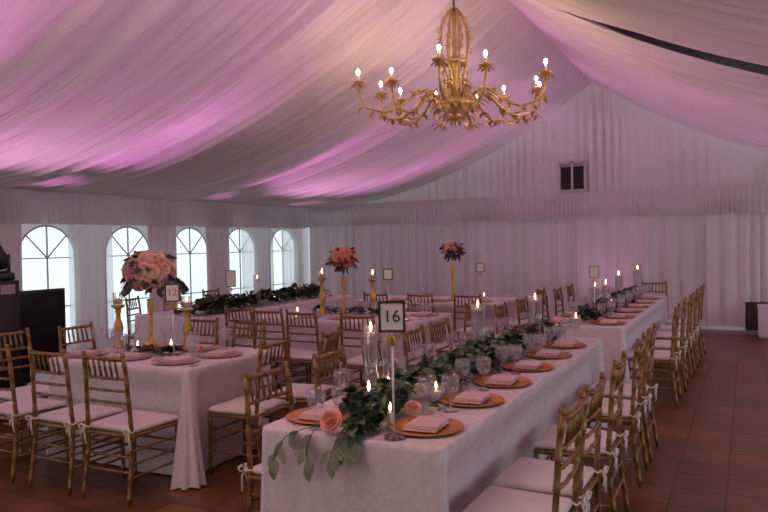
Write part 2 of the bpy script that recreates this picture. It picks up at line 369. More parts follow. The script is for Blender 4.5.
# ------------------------------------------------------------------ chair
def knuckle(pts, r, n, seg=7):
    """bamboo-turned rod along a polyline: n double rings"""
    P = [Vector(p) for p in pts]; ln = [0]
    for a, b_ in zip(P, P[1:]): ln.append(ln[-1] + (b_ - a).length)
    T = ln[-1]
    def at(s):
        for i in range(len(P) - 1):
            if s <= ln[i+1] + 1e-9: return P[i].lerp(P[i+1], (s - ln[i]) / max(1e-9, ln[i+1] - ln[i]))
        return P[-1]
    ss = [(0, r * .85)]
    for k in range(n):
        c = T * (k + .5) / n
        ss += [(c - .016, r), (c - .011, r * 1.28), (c - .004, r * 1.0), (c + .003, r * 1.3), (c + .010, r)]
    for l in ln[1:-1]: ss.append((l, r))
    ss.append((T, r * .9)); ss.sort()
    return [at(s) for s, _ in ss], [q for _, q in ss]
def make_chair():
    root = empty('chiavari_chair')
    G = M['gold']
    mb = MB()
    mb.add(*frame_ring()); sf = mb.build('seat_frame', G, root)
    mb = MB(); mb.rbox((0, .0, .452), (.385, .385, .040), .020, 4, .008)
    for i, (x, y, z) in enumerate(mb.v): mb.v[i] = (x * (1 + .10 * (y + .19) / .38), y, z)
    cu = mb.build('seat_cushion', M['cushion'], root)
    for s in (-1, 1):
        mb = MB(); cx, cy, cz = s * .187, -.20, .452
        mb.tube([(cx + .019 * cos(a), cy + .019 * sin(a), cz + .004 * sin(3 * a)) for a in [k * PI / 6 for k in range(13)]], .0055, 5)
        kx, ky = cx + s * .004, cy - .024
        mb.rbox((kx, ky, cz), (.018, .014, .016), .006, 2)
        for q in (-1, 1):
            mb.tube([(kx, ky, cz), (kx + q * .015, ky - .016, cz + .022), (kx + q * .027, ky - .022, cz + .014), (kx + q * .024, ky - .02, cz - .008), (kx, ky, cz)], [.004,.007,.008,.006,.004], 5)
            mb.tube([(kx, ky, cz), (kx + q * .012, ky - .016, cz - .03), (kx + q * .020, ky - .010, cz - .085 - .02 * q)], [.004,.006,.007], 5)
        mb.build('cushion_tie', M['tie'], cu)
    for s in (-1, 1):
        p, r = knuckle([(s * .198, .188, 0), (s * .192, .182, .42)], .0135, 4); MB().tube(p, r, 8).build('leg', G, root)
        p, r = knuckle([(s * .195, -.245, 0), (s * .187, -.203, .30), (s * .186, -.20, .46), (s * .172, -.222, .81), (s * .166, -.238, .92)], .0135, 8)
        mb = MB().tube(p, r, 8); mb.lathe([(.0,.0),(.014,.0),(.017,.006),(.012,.012),(.015,.018),(.011,.026),(.0,.028)], 8, (s * .166, -.238, .912)); mb.build('back_post', G, root)
    mb = MB()
    def by(z): return -.20 - .022 * max(0, (z - .46)) / .34 - (.016 * max(0, z - .80) / .105)
    def bx(z): return .186 - .014 * (z - .46) / .34
    for z, rr, n in ((.90, .0125, 3), (.775, .010, 3), (.70, .009, 3), (.625, .009, 3)):
        p, r = knuckle([(-bx(z), by(z), z), (-bx(z) * .4, by(z) - .012, z), (bx(z) * .4, by(z) - .012, z), (bx(z), by(z), z)], rr, n); mb.tube(p, r, 7)
    for k in range(6):
        x = -.118 + .236 * k / 5
        p, r = knuckle([(x * 1.0, by(.775) - .011, .775), (x * .97, by(.90) - .011, .90)], .0075, 1, 6); mb.tube(p, r, 6)
    mb.build('backrest', G, root)
    def rods(specs):
        mb = MB()
        for a, b_ in specs: p, r = knuckle([a, b_], .008, 2); mb.tube(p, r, 6)
        mb.build('stretcher', G, root)
    rods([((-.195,.186,.22), (.195,.186,.22)), ((-.195,.186,.30), (.195,.186,.30))])
    rods([((-.192,-.217,.20), (.192,-.217,.20)), ((-.19,-.205,.29), (.19,-.205,.29))])
    for s in (-1, 1): rods([((s*.194,.186,.17), (s*.193,-.22,.17)), ((s*.194,.186,.25), (s*.19,-.21,.25)), ((s*.193,.186,.33), (s*.187,-.203,.33))])
    return root
def frame_ring():
    mb = MB(); mb.rbox((0, -.005, .418), (.40, .41, .026), .02, 3)
    for i, (x, y, z) in enumerate(mb.v): mb.v[i] = (x * (1 + .06 * (y + .19) / .38), y, z)
    return mb.v, mb.f
chair = Proto(make_chair())
CH = 'chiavari chairs'
R90 = PI / 2
def ch(x, y, deg, label, grp): chair.put((x, y, 0), math.radians(deg), label, 'chair', grp)
g = 'chairs at the blush floral table'
ch(-3.55, 3.30, 1, 'gold chair with its back to us, nearest the blush floral table corner', g)
ch(-4.06, 3.30, -1, 'gold chair with its back to us, middle of three at the blush table', g)
ch(-4.63, 3.30, 0, 'gold chair at the picture edge, furthest from the blush table corner', g)
ch(-3.13, 3.95, 92, 'gold chair drawn up to the short end of the blush floral table', g)
ch(-3.04, 4.50, 101, 'gold chair at a slant behind the one at the blush table end', g)
ch(-4.41, 4.70, 181, 'gold chair facing us across the blush table beside the candlestick', g)
ch(-3.89, 4.70, 178, 'gold chair facing us across the blush table, beyond its far corner', g)
ch(-4.90, 4.17, -88, 'gold chair at the screen end of the blush table, clear of the screen', g)
ch(-5.06, 3.64, -92, 'gold chair in front of the black screen by the blush table', g)
g = 'chairs along the garlanded table'
yl = [2.99, 3.63, 4.22, 4.83, 5.34]; yr = [2.84, 3.305, 4.0, 4.86, 5.45]
for k, (y, a) in enumerate(zip(yl, (-93, -89, -91, -90, -92))): ch(-2.02, y, a, 'gold chair, %s from the rose end on the inner side of the garlanded table' % ORD[k], g)
for k, (y, a) in enumerate(zip(yr, (90, 89, 91, 91, 90))): ch(-.865, y, a, 'gold chair, %s from the near end on the aisle side of the garlanded table' % ORD[k], g)
g = 'chairs along the far aisle table'
for k, (y, a) in enumerate(zip([7.24, 7.98, 8.75, 9.45, 10.25], (90, 92, 89, 91, 88))): ch(-.84 + .015 * k, y, a, 'gold chair, %s along the aisle side of the far aisle table' % ORD[k], g)
for k, (y, a) in enumerate(zip([6.98, 7.75, 8.65, 9.42, 10.15], (-90, -92, -89, -91, -90))): ch(-2.03, y, a, 'gold chair, %s along the inner side of the far aisle table' % ORD[k], g)
ch(-1.25, 10.95, 180, 'gold chair at the very end of the far aisle table near the drapes', g)
g = 'chairs at the candlestick table'
ch(-3.22, 5.90, 1, 'gold chair with back to us at candlestick table, beside the 16 sign', g)
ch(-3.90, 6.00, -1, 'gold chair with back to us below the candlestick table flowers', g)
ch(-4.36, 6.06, 2, 'gold chair with back to us at candlestick table, second from the greenery', g)
ch(-4.84, 6.20, 0, 'gold chair with back to us at candlestick table, nearest the greenery table', g)
ch(-2.82, 7.02, 90, 'gold chair drawn up to the short end of the candlestick table', g)
g = 'chairs at the farthest floral table'
for k, x in enumerate((-3.08, -3.72, -4.36)): ch(x, 8.42, 0, 'gold chair with back to us at the farthest floral table, %s from its aisle end' % ORD[k], g)
ch(-2.72, 9.40, 90, 'gold chair at the short end of the farthest floral table', g)
g = 'chairs behind the greenery table'
ch(-6.98, 6.80, -70, 'backlit gold chair below the 12 sign against the arched window', g)
ch(-7.02, 7.50, -88, 'backlit gold chair between greenery table and third arched window', g)
ch(-7.02, 8.30, -91, 'backlit gold chair behind the greenery table tall glass', g)

# ------------------------------------------------------------------ draped tables
ZT = .762
def table(name_label, x0, x1, y0, y1, tucks=(), corner=.07, seed=1, hem=.012, cat='table', fold=.022):
    """tucks: (side, a, b, depth) where the cloth is pushed in by a chair"""
    cx, cy = (x0 + x1) / 2, (y0 + y1) / 2
    root = empty('banquet_table', (cx, cy, 0)); tag(root, name_label, cat, 'cloth covered banquet tables')
    R = random.Random(seed); rc = .035
    per = []  # (x, y, nx, ny, side, along, cornerweight)
    def side(sd, ax, ay, bx_, by_, nx, ny, ln):
        n = int(ln / .022)
        for i in range(n + 1):
            t = i / n; px, py = ax + (bx_ - ax) * t, ay + (by_ - ay) * t
            d = min(t, 1 - t) * ln
            per.append((px, py, nx, ny, sd, px if sd in 'fb' else py, math.exp(-(d / .07) ** 2)))
    def corner_(px, py, a0, nm):
        for i in range(1, 12):
            a = a0 + (i / 12) * PI / 2; per.append((px + rc * cos(a), py + rc * sin(a), cos(a), sin(a), nm, 0, 1.0))
    side('f', x0 + rc, y0, x1 - rc, y0, 0, -1, x1 - x0 - 2 * rc); corner_(x1 - rc, y0 + rc, -PI / 2, 'fr')
    side('r', x1, y0 + rc, x1, y1 - rc, 1, 0, y1 - y0 - 2 * rc); corner_(x1 - rc, y1 - rc, 0, 'br')
    side('b', x1 - rc, y1, x0 + rc, y1, 0, 1, x1 - x0 - 2 * rc); corner_(x0 + rc, y1 - rc, PI / 2, 'bl')
    side('l', x0, y1 - rc, x0, y0 + rc, -1, 0, y1 - y0 - 2 * rc); corner_(x0 + rc, y0 + rc, PI, 'fl')
    n = len(per); rows = [-.02, -.006, 0, .01, .03, .07, .13, .21, .30, .40, .50, .60, .70, .80, .88, .94, 1.0]
    ph = [R.uniform(0, 6.28) for _ in range(4)]
    def ss(x): x = max(0, min(1, x)); return x * x * (3 - 2 * x)
    vs = []
    for j, t in enumerate(rows):
        s_ = 0
        for k, (px, py, nx, ny, sd, al, cw) in enumerate(per):
            if k: s_ += math.hypot(px - per[k-1][0], py - per[k-1][1])
            if t < 0: off = t * 1.2; z = ZT
            elif t <= .01: off = .004 * (t > 0); z = ZT - .004 * (t > 0)
            else:
                off = .006; z = ZT - (ZT - hem) * t
            tt = max(0, t)
            wave = sin(s_ * 9.5 + ph[0]) + .6 * sin(s_ * 17 + ph[1]) + .35 * sin(s_ * 31 + ph[2])
            off += fold * tt ** 1.3 * (wave * .5 + .35) * (1 - cw)
            if len(sd) == 2: off += (corner if sd == 'fr' else .03) * tt ** 1.15 * (1.0 + .25 * sin(k * 1.7 + ph[3]))
            else: off += (corner if (sd == 'f' and px > cx) or (sd == 'r' and py < cy) else .03) * .55 * cw * tt ** 1.3
            for (q, a, b_, dp) in tucks:
                if q == sd: off -= dp * ss((tt - .03) / .25) * ss((al - a + .06) / .06) * ss((b_ + .06 - al) / .06)
            vs.append((px + nx * off - cx, py + ny * off - cy, z))
    fs = []
    for j in range(len(rows) - 1):
        for k in range(n): fs.append((j*n+k, (j+1)*n+k, (j+1)*n+(k+1)%n, j*n+(k+1)%n))
    fs.append(tuple(range(n)))
    mb = MB(); mb.add(vs, fs); mb.build('tablecloth', M['cloth'], root)
    return root
T16 = (-1.95, -1.075, 2.54, 5.98); T12 = (-4.68, -3.31, 3.535, 4.46); TR2 = (-1.82, -1.02, 6.72, 10.62)
TM = (-5.15, -3.02, 6.43, 7.52); TF = (-5.1, -2.93, 8.85, 9.85); TL = (-6.62, -5.58, 6.2, 9.7)
hw = .24
table('long cream damask table with a greenery garland, a rose and the 16 sign', *T16, tucks=[('l', y - hw, y + hw, .20) for y in yl] + [('r', 2.64, 5.8, .09)], seed=1, corner=.045)
table('cream damask table under the tall blush flower ball and 12 sign', *T12, tucks=[('r', 3.68, 4.6, .09), ('l', 3.3, 4.4, .13), ('f', -4.9, -3.33, .07)], seed=2, corner=.13)
table('long cream table beyond the garlanded one, along the aisle', *TR2, tucks=[('r', 6.9, 10.55, .09), ('l', 6.75, 10.45, .09)], seed=3)
table('cream table with gilt candlesticks and coral flowers, behind the 16 sign', *TM, tucks=[('r', 6.75, 7.3, .09), ('f', -5.1, -3.1, .06)], seed=4)
table('cream table with the farthest small flower arrangement', *TF, tucks=[('f', -5, -3, .1), ('r', 9.1, 9.7, .05)], seed=5)
table('cream table with dark greenery beside the arched windows', *TL, tucks=[('l', 6.4, 8.7, .14)], seed=6)

# ------------------------------------------------------------------ place settings
ch_m = MB().lathe([(0,.004),(.115,.004),(.125,.008),(.158,.015),(.165,.015),(.165,.011),(.155,.008),(.12,.0),(0,.0)], 40).mesh('charger_plate', M['charger'])
chp = Proto(link('charger_plate', ch_m)); ch_r = MB().lathe([(0,.004),(.115,.004),(.125,.008),(.158,.015),(.165,.015),(.165,.011),(.155,.008),(.12,.0),(0,.0)], 40).mesh('charger_plate', M['plate_rose'])
chp2 = Proto(link('charger_plate', ch_r))
mb = MB(); 
for k in range(3): mb.rbox((.004 * k, -.003 * k, .006 + .0085 * k), (.188 - .006 * k, .150 - .005 * k, .0085), .006, 2, .002)
npk = Proto(mb.build('napkin', M['napkin']))
mb = MB(); mb.lathe([(0,.001),(.034,.001),(.034,.004),(.012,.008),(.0048,.014),(.0042,.05),(.0046,.075),(.012,.083),(.030,.098),(.041,.122),(.043,.145),(.039,.178),(.0378,.178),(.0415,.145),(.039,.124),(.028,.102),(.0,.088)], 20)
gob = Proto(mb.build('water_goblet', M['glass']))
OCC = []
def setting(x, y, ang, where, glasses, rose=False, nap=True, grp=''):
    (chp2 if rose else chp).put((x, y, ZT + .0015), ang, ('rose gold' if rose else 'amber') + ' charger plate at ' + where, 'charger plate', 'charger plates' + grp)
    OCC.append((x, y, .175))
    if nap: npk.put((x, y, ZT + .0075), ang + .05, 'folded pink-lit napkin at ' + where, 'napkin', 'folded napkins' + grp)
    for q, (gx, gy) in enumerate(glasses):
        gob.put((gx, gy, ZT + .0005), 0, ('nearer' if q == 0 else 'farther') + ' stemmed glass at ' + where, 'glass', 'stemmed glasses' + grp); OCC.append((gx, gy, .05))
ys16 = [2.80, 3.37, 3.87, 4.39, 4.91, 5.40]
gr = {0: [(-1.36, 3.06), (-1.27, 3.13)], 1: [(-1.38, 3.58), (-1.29, 3.66)], 2: [(-1.33, 4.11), (-1.27, 4.18)], 3: [(-1.31, 4.64), (-1.26, 4.74)], 4: [(-1.3, 5.14), (-1.25, 5.22)], 5: [(-1.3, 5.64), (-1.24, 5.72)]}
for k, y in enumerate(ys16): setting(-1.255, y, R90, '%s aisle-side place of the garlanded table' % ORD[k], gr[k], grp=' on the garlanded table')
gl = {0: [(-1.70, 2.60), (-1.72, 2.99)], 1: [(-1.83, 3.06), (-1.74, 3.53)], 2: [(-1.85, 4.02), (-1.78, 4.07)], 3: [(-1.83, 4.55), (-1.76, 4.63)], 4: [(-1.82, 5.05), (-1.76, 5.14)], 5: [(-1.82, 5.58), (-1.76, 5.66)]}
gl[0] = [(-1.695, 2.605), (-1.625, 2.70)]
for k, y in enumerate([2.79, 3.31, 3.79, 4.30, 4.81, 5.33]): setting(-1.785, y, R90, '%s inner-side place of the garlanded table' % ORD[k], gl[k], grp=' on the garlanded table')
for k, y in enumerate([7.0, 7.6, 8.2, 8.8, 9.4, 10.0]):
    setting(-1.20, y, R90, '%s aisle-side place of the far aisle table' % ORD[k], [(-1.3, y + .24), (-1.22, y + .30)], grp=' on the far aisle table')
for k, y in enumerate([7.0, 7.6, 8.2, 8.8, 9.4]):
    setting(-1.64, y, R90, '%s inner-side place of the far aisle table' % ORD[k], [(-1.545, y + .25), (-1.625, y + .31)], grp=' on the far aisle table')
for k, (x, y, a, w, gs) in enumerate([(-3.60, 3.74, 0, 'the blush table place nearest its corner', [(-3.88, 3.87), (-3.37, 3.67)]),
    (-4.06, 3.74, 0, 'the middle near-side place of the blush table', [(-4.30, 3.85), (-4.38, 3.93)]),
    (-4.52, 3.74, 0, 'the near-side blush table place by the edge', [(-4.60, 3.93), (-4.49, 3.96)]),
    (-3.50, 4.10, R90, 'the short-end place of the blush table', [(-3.60, 3.90), (-3.68, 4.02)]),
    (-4.36, 4.28, 0, 'the far-side blush table place by the candlestick', [(-4.21, 4.27), (-4.60, 4.30)]),
    (-3.86, 4.28, 0, 'the far-side blush table place by the slanted chair', [(-3.69, 4.36), (-3.61, 4.29)])]):
    setting(x, y, a, w, gs, True, grp=' on the blush floral table')
for k, x in enumerate((-3.3, -3.95, -4.4)):
    setting(x, 6.63, 0, '%s near-side place of the candlestick table from the aisle' % ORD[k], [(x + .22, 6.78), (x + .29, 6.85)], True, grp=' on the candlestick table')
setting(-3.22, 7.2, R90, 'the short-end place of the candlestick table', [(-3.43, 6.97), (-3.34, 7.01)], True, grp=' on the candlestick table')
for k, x in enumerate((-3.2, -3.8, -4.4)):
    setting(x, 9.03, 0, '%s near-side place of the farthest floral table from the aisle' % ORD[k], [(x + .25, 9.2), (x + .33, 9.26)], True, grp=' on the farthest floral table')

# ------------------------------------------------------------------ candles and glass
mb = MB(); mb.lathe([(0,-.014),(.003,-.008),(.0062,.004),(.0048,.014),(.0,.03)], 8)
flame_me = mb.mesh('flame', M['fl'])
def candle(x, y, z, r, h, label, grp=None, name='candle', fs=1.0):
    root = empty(name, (x, y, z)); tag(root, label, 'candle', grp)
    MB().lathe([(0,0),(r*.95,0),(r,.003),(r,h-.003),(r*.9,h),(0,h-.002)], 14).build('wax', M['wax'], root)
    MB().tube([(0,0,h-.003),(.001,0,h+.009)], .0012, 5).build('wick', M['ink'], root)
    link('flame', flame_me, root, (0, 0, h + .018), 0, fs); return root
def cyl_vase(x, y, r, h, label, grp=None, water=None):
    root = empty('cylinder_vase', (x, y, ZT + .001)); tag(root, label, 'vase', grp)
    MB().lathe([(0,.001),(r,.001),(r,h),(r-.003,h),(r-.003,.008),(0,.008)], 28).build('glass_wall', M['glass'], root)
    if water: MB().lathe([(0,.01),(r-.005,.01),(r-.005,water),(0,water)], 24).build('water', M['water'], root)
    OCC.append((x, y, r + .03)); return root
gv = 'glass cylinders'; gc = 'floating candles'
def vase_set(x, y, r, h, wl, w, fs=1.0):
    cyl_vase(x, y, r, h, 'clear glass cylinder ' + w, gv, wl)
    candle(x, y, ZT + .003 + wl, min(r - .012, .026), .022, 'floating candle, cylinder ' + w, gc, 'floating_candle', fs)
vase_set(-1.62, 2.985, .034, .42, .36, 'tallest beside the 16 sign', 1.2)
vase_set(-1.575, 3.075, .031, .385, .10, 'second tallest behind the 16 sign stem')
vase_set(-1.535, 2.80, .036, .155, .115, 'short one among the leaves below the 16 sign', 1.2)
vase_set(-1.59, 4.42, .048, .40, .35, 'tall one halfway along the garlanded table', 1.2)
vase_set(-1.50, 5.50, .052, .38, .32, 'tall one near the far end of the garlanded table', 1.2)
vase_set(-1.47, 7.80, .045, .33, .28, 'below the white far table card', 1.3)
vase_set(-1.40, 8.05, .045, .35, .29, 'just beyond the white far table card', 1.3)
vase_set(-1.42, 9.05, .045, .38, .34, 'halfway along the far aisle table', 1.4)
vase_set(-1.37, 10.35, .06, .45, .36, 'last one on the far aisle table', 1.4)
vase_set(-5.95, 7.75, .05, .42, .34, 'tall one among the window greenery', 1.2)
def votive(x, y, w, r=.042, h=.085, fs=1.0):
    root = empty('votive_glass', (x, y, ZT + .001)); tag(root, 'small clear votive glass ' + w, 'votive glass', 'votive glasses')
    MB().lathe([(0,.001),(r*.85,.001),(r,h),(r-.003,h),(r*.85-.003,.006),(0,.006)], 20).build('glass_wall', M['glass'], root)
    OCC.append((x, y, r + .03))
    candle(x, y, ZT + .009, r * .62, h * .55, 'lit votive candle ' + w, 'votive candles', fs=fs)
for x, y, w in ((-1.62, 4.02, 'nearest the 16 sign in the garland'), (-1.42, 3.30, 'beside the peach rose'), (-1.60, 4.80, 'behind the halfway tall cylinder'), (-1.50, 5.20, 'before the far-end tall cylinder'), (-1.42, 5.86, 'at the far end of the garlanded table'),
                (-1.48, 6.88, 'at the near end of the far aisle table'), (-1.44, 7.28, 'second on the far aisle table'), (-1.42, 8.5, 'third on the far aisle table'), (-1.40, 9.55, 'fourth on the far aisle table')):
    votive(x, y, w, .046, .09, 1.2)
candle(-1.415, 2.775, ZT + .001, .013, .062, 'slim white candle standing at the foot of the 16 sign', None, 'pillar_candle'); OCC.append((-1.415, 2.775, .02))
for x, y, w in ((-4.22, 3.98, 'before the gilt box on the blush table'), (-4.02, 4.13, 'beside the gilt box on the blush table'), (-3.35, 6.95, 'on the candlestick table end'), (-4.65, 6.8, 'beside the coral flowers candlestick'), (-3.3, 9.44, 'on the farthest floral table'), (-6.1, 6.55, 'at the near end of the window greenery'), (-6.0, 8.2, 'halfway in the window greenery'), (-6.05, 8.9, 'towards the end of the window greenery')):
    votive(x, y, w, .034, .06, 1.2)
# gilt candlesticks with glass cups
def candlestick(x, y, h, w, fs=1.2):
    root = empty('candlestick', (x, y, ZT + .001)); tag(root, 'turned gilt candlestick ' + w, 'candlestick', 'gilt candlesticks')
    k = h
    MB().lathe([(0,0),(.046,0),(.048,.012),(.034,.022),(.040,.04),(.028,.06),(.024,.28*k),(.034,.34*k),(.040,.45*k),(.034,.56*k),(.022,.66*k),(.018,.78*k),(.026,.84*k),(.022,.88*k),(.030,.92*k),(.052,.955*k),(.055,k),(0,k)], 18).build('stem', M['gold2'], root)
    OCC.append((x, y, .055))
    g_ = empty('votive_glass', (x, y, ZT + .002 + h)); tag(g_, 'glass cup on the turned gilt candlestick ' + w, 'votive glass', 'candlestick cups')
    MB().lathe([(0,.001),(.038,.001),(.041,.10),(.038,.10),(.035,.006),(0,.006)], 18).build('glass_wall', M['glass'], g_)
    candle(x, y, ZT + .009 + h, .027, .045, 'lit candle atop the gilt candlestick ' + w, 'candlestick candles', fs=fs)
candlestick(-4.58, 4.12, .35, 'nearer the black screen on the blush table')
candlestick(-4.09, 4.46 - .07, .31, 'behind the 12 sign on the blush table')
candlestick(-4.42, 6.98, .42, 'nearer the windows on the candlestick table', 1.4)
candlestick(-3.90, 7.26, .40, 'nearer the aisle on the candlestick table', 1.4)

# ------------------------------------------------------------------ flowers
def rose_mesh(name, m):
    mb = MB()
    for lay, (n, r0, r1, h, tilt) in enumerate(((3, .10, .20, .64, 0), (4, .14, .34, .70, .05), (5, .18, .50, .68, .15), (5, .22, .68, .60, .3), (6, .28, .88, .48, .5), (7, .30, 1.0, .30, .75))):
        for k in range(n):
            a0 = 2 * PI * (k + .5 * lay) / n + .3 * lay; w = 2 * PI / n * .72
            def fn(i, j):
                u = i * 2 - 1; v = j
                a = a0 + u * w * (.55 + .45 * sin(PI * (.2 + .6 * v)))
                r = r0 + (r1 - r0) * (v ** .8) + .10 * tilt * max(0, v - .7) * 3 - .06 * u * u * v
                z = -.35 + (h + .25) * (v ** .75) - tilt * .35 * max(0, v - .55) * 2 - .10 * u * u * v
                return (r * cos(a), r * sin(a), z)
            mb.grid(fn, 5, 4)
    mb.lathe([(.0,-.42),(.18,-.40),(.26,-.30),(.10,-.1)], 8)
    mb.lathe([(.30,-.30),(.36,.0),(.30,.24),(.17,.36),(.0,.37)], 10)
    mb.lathe([(.55,-.30),(.62,-.12),(.5,.08),(.3,.12)], 10)
    return mb.mesh(name, m)
RM = {k: rose_mesh('rose_bloom', M[k]) for k in ('pink', 'blush', 'peach', 'cream', 'lilac')}
def leaf(mb, p, d, up, ln, w, fold=.25, droop=.3):
    d = d.normalized(); s_ = d.cross(up); s_ = s_.normalized() if s_.length > 1e-4 else Vector((1,0,0)); nn = s_.cross(d)
    prof = ((0, .06), (.25, .75), (.55, 1.0), (.82, .62), (1.0, .04)); vs = []
    for t, ww in prof:
        c = p + d * (ln * t) - Vector((0,0,1)) * (droop * ln * t * t)
        vs += [c - s_ * (w * ww / 2) + nn * (fold * w * ww / 2), c, c + s_ * (w * ww / 2) + nn * (fold * w * ww / 2)]
    fs = []
    for i in range(4): fs += [(3*i, 3*i+1, 3*i+4, 3*i+3), (3*i+1, 3*i+2, 3*i+5, 3*i+4)]
    return vs, fs
def flower_ball(x, y, zc, r, n, mats, label, lf, seed, rs=.062, foliage='leafdark', sq=.82):
    R = random.Random(seed); root = empty('flower_arrangement', (x, y, zc)); tag(root, label, 'flowers', 'tall flower arrangements')
    ga = PI * (3 - 5 ** .5)
    for k in range(n):
        zz = 1 - 1.72 * (k + .5) / n; rr = (1 - zz * zz) ** .5; a = k * ga
        d = Vector((rr * cos(a), rr * sin(a), zz))
        o = link('rose_bloom', RM[R.choice(mats)], root, (d.x * r, d.y * r, d.z * r * sq)); o.rotation_mode = 'QUATERNION'
        o.rotation_quaternion = d.to_track_quat('Z', 'Y'); q = rs * R.uniform(.82, 1.15); o.scale = (q, q, q)
    mb = MB()
    for _ in range(lf):
        zz = R.uniform(-.95, .9); a = R.uniform(0, 2 * PI); rr = (1 - zz * zz) ** .5; d = Vector((rr * cos(a), rr * sin(a), zz))
        p = Vector((d.x * r, d.y * r, d.z * r * sq)) * R.uniform(.85, 1.0)
        dd = (d + Vector((R.uniform(-.6,.6), R.uniform(-.6,.6), R.uniform(-.7,.4)))).normalized()
        mb.add(*leaf(mb, p, dd, Vector((R.uniform(-1,1), R.uniform(-1,1), 1)), R.uniform(.07,.12), R.uniform(.035,.055)))
    for _ in range(3 + lf // 14):   # trailing sprigs
        a = R.uniform(0, 2 * PI); p = Vector((cos(a) * r * .95, sin(a) * r * .95, -r * .25)); d = Vector((cos(a) * .7, sin(a) * .7, -.1))
        for q in range(4 if foliage != 'wine' else 2):
            for sg in (-1, 1): mb.add(*leaf(mb, p, d + Vector((-d.y, d.x, 0)) * sg * .8, Vector((0,0,1)), .06, .04))
            p = p + d.normalized() * .05; d = d + Vector((0, 0, -.35))
    mb.build('foliage', M[foliage], root)
    MB().tube([(0,0,-.16),(0,0,-r*.3)], [.015,.03], 8).build('stem', M['stem'], root)
    return root
def gold_vase(x, y, z0, h, w, r=1.0):
    root = empty('tall_vase', (x, y, z0)); tag(root, 'tall slender gilt vase ' + w, 'vase', 'gilt flower vases')
    MB().lathe([(0,0),(.05*r,0),(.052*r,.012),(.03*r,.03),(.036*r,.05),(.022*r,.08),(.018*r,.22*h),(.027*r,.40*h),(.020*r,.55*h),(.026*r,.70*h),(.034*r,.86*h),(.030*r,.95*h),(.036*r,h),(.026*r,h),(.026*r,h-.012),(0,h-.012)], 18).build('body', M['gold2'], root); OCC.append((x, y, .06))
mb = MB(); mb.rbox((0,0,.022), (.16,.11,.044), .006, 2); mb.rbox((0,0,.046), (.17,.12,.008), .004, 2)
o = mb.build('gilt_box', M['gold2'], None, True, (-4.16, 4.06, ZT + .001)); tag(o, 'low gilt riser box under the blush flower vase', 'box'); OCC.append((-4.16, 4.06, .1))
gold_vase(-4.16, 4.06, ZT + .053, .36, 'under the big blush flower ball', .78)
flower_ball(-4.16, 4.06, 1.385, .168, 72, ('blush', 'pink', 'blush', 'lilac', 'peach', 'blush'), 'big round ball of blush roses beside the 12 sign', 40, 4, .058, 'leafdark', .85)
gold_vase(-4.20, 7.10, ZT + .001, .44, 'under the coral flowers on the candlestick table')
flower_ball(-4.20, 7.10, 1.41, .125, 34, ('pink', 'pink', 'blush', 'peach'), 'round coral rose arrangement above the candlestick table', 46, 9, .06, 'wine', .85)
gold_vase(-3.65, 9.15, ZT + .001, .52, 'under the farthest loose flowers')
flower_ball(-3.65, 9.15, 1.48, .105, 16, ('peach', 'pink', 'blush'), 'loose small peach arrangement against the end-wall drapes', 70, 13, .05, 'wine', .75)

def garland(label, path, wid, hgt, n, seed, mt='leaf', size=(.045,.075), z=ZT, hang=None, grp=None, ratio=.72, extra=()):
    R = random.Random(seed); o0 = Vector((path[0][0], path[0][1], 0))
    root = empty('leaf_garland', tuple(o0)); tag(root, label, 'garland', grp)
    mb = MB(); sm = MB()
    for pth, wid, hgt, n, size in [(path, wid, hgt, n, size)] + list(extra):
        P = [Vector(p) for p in pth]; seg = list(zip(P, P[1:])); ln = [(b_ - a).length for a, b_ in seg]
        tries = 0; cnt = 0
        while cnt < n and tries < n * 4:
            tries += 1
            a, b_ = R.choices(seg, ln)[0]; t = R.random(); c = a.lerp(b_, t); d = (b_ - a).normalized(); s_ = Vector((-d.y, d.x, 0))
            q = R.gauss(0, .42); q = max(-1, min(1, q)); hh = hgt * (1 - abs(q) ** 1.6) * R.uniform(.1, 1)
            p = c + s_ * (q * wid); p.z = z + .012 + hh
            dr = (s_ * (q * 1.1 + R.uniform(-.7,.7)) + d * R.uniform(-.9,.9) + Vector((0,0, R.uniform(-.25,.8)))).normalized()
            l_ = R.uniform(*size); vs, fs = leaf(mb, p, dr, Vector((R.uniform(-.5,.5), R.uniform(-.5,.5), 1)), l_, l_ * R.uniform(ratio - .12, ratio + .08), .2, .3)
            if min(v.z for v in vs) < z + .004: continue
            if any((v.x - ox) ** 2 + (v.y - oy) ** 2 < r_ * r_ for v in vs for ox, oy, r_ in OCC if abs(v.x - ox) < .3 and abs(v.y - oy) < .3): continue
            mb.cur = R.choices((0, 1, 2), (5, 3, 2))[0]; mb.add([v - o0 for v in vs], fs); cnt += 1
    mb.cur = 1
    for hp in (hang or []):
        H = [Vector(p) - Vector((0, .012, 0)) * (k > 1) for k, p in enumerate(hp)]; sm = MB(); sm.tube([p - o0 for p in H], .0022, 5); sm.build('stem', M['stem'], root)
        for a, b_ in zip(H, H[1:]):
            for q in range(2):
                p = a.lerp(b_, (q + .5) / 2); sd = 1 if q else -1
                dr = Vector((R.uniform(.3,.8) * sd, -.25, -.75)); vs, fs = leaf(mb, p, dr, Vector((0,-1,.35)), R.uniform(.055,.08), R.uniform(.036,.05), .18, .15)
                if any((v.z < ZT + .006 and v.y > 2.532) or any((v.x - ox) ** 2 + (v.y - oy) ** 2 < (r_ - .012) ** 2 for ox, oy, r_ in OCC) for v in vs): continue
                mb.add([v - o0 for v in vs], fs)
        p = H[-1]; vs, fs = leaf(mb, p, Vector((.15,-.1,-1)), Vector((0,-1,.2)), .075, .046, .18, .1); mb.add([v - o0 for v in vs], fs)
    mb.build('foliage', [M[mt], M['leaflight'] if mt == 'leaf' else M['leaf'], M['leafdark']], root)
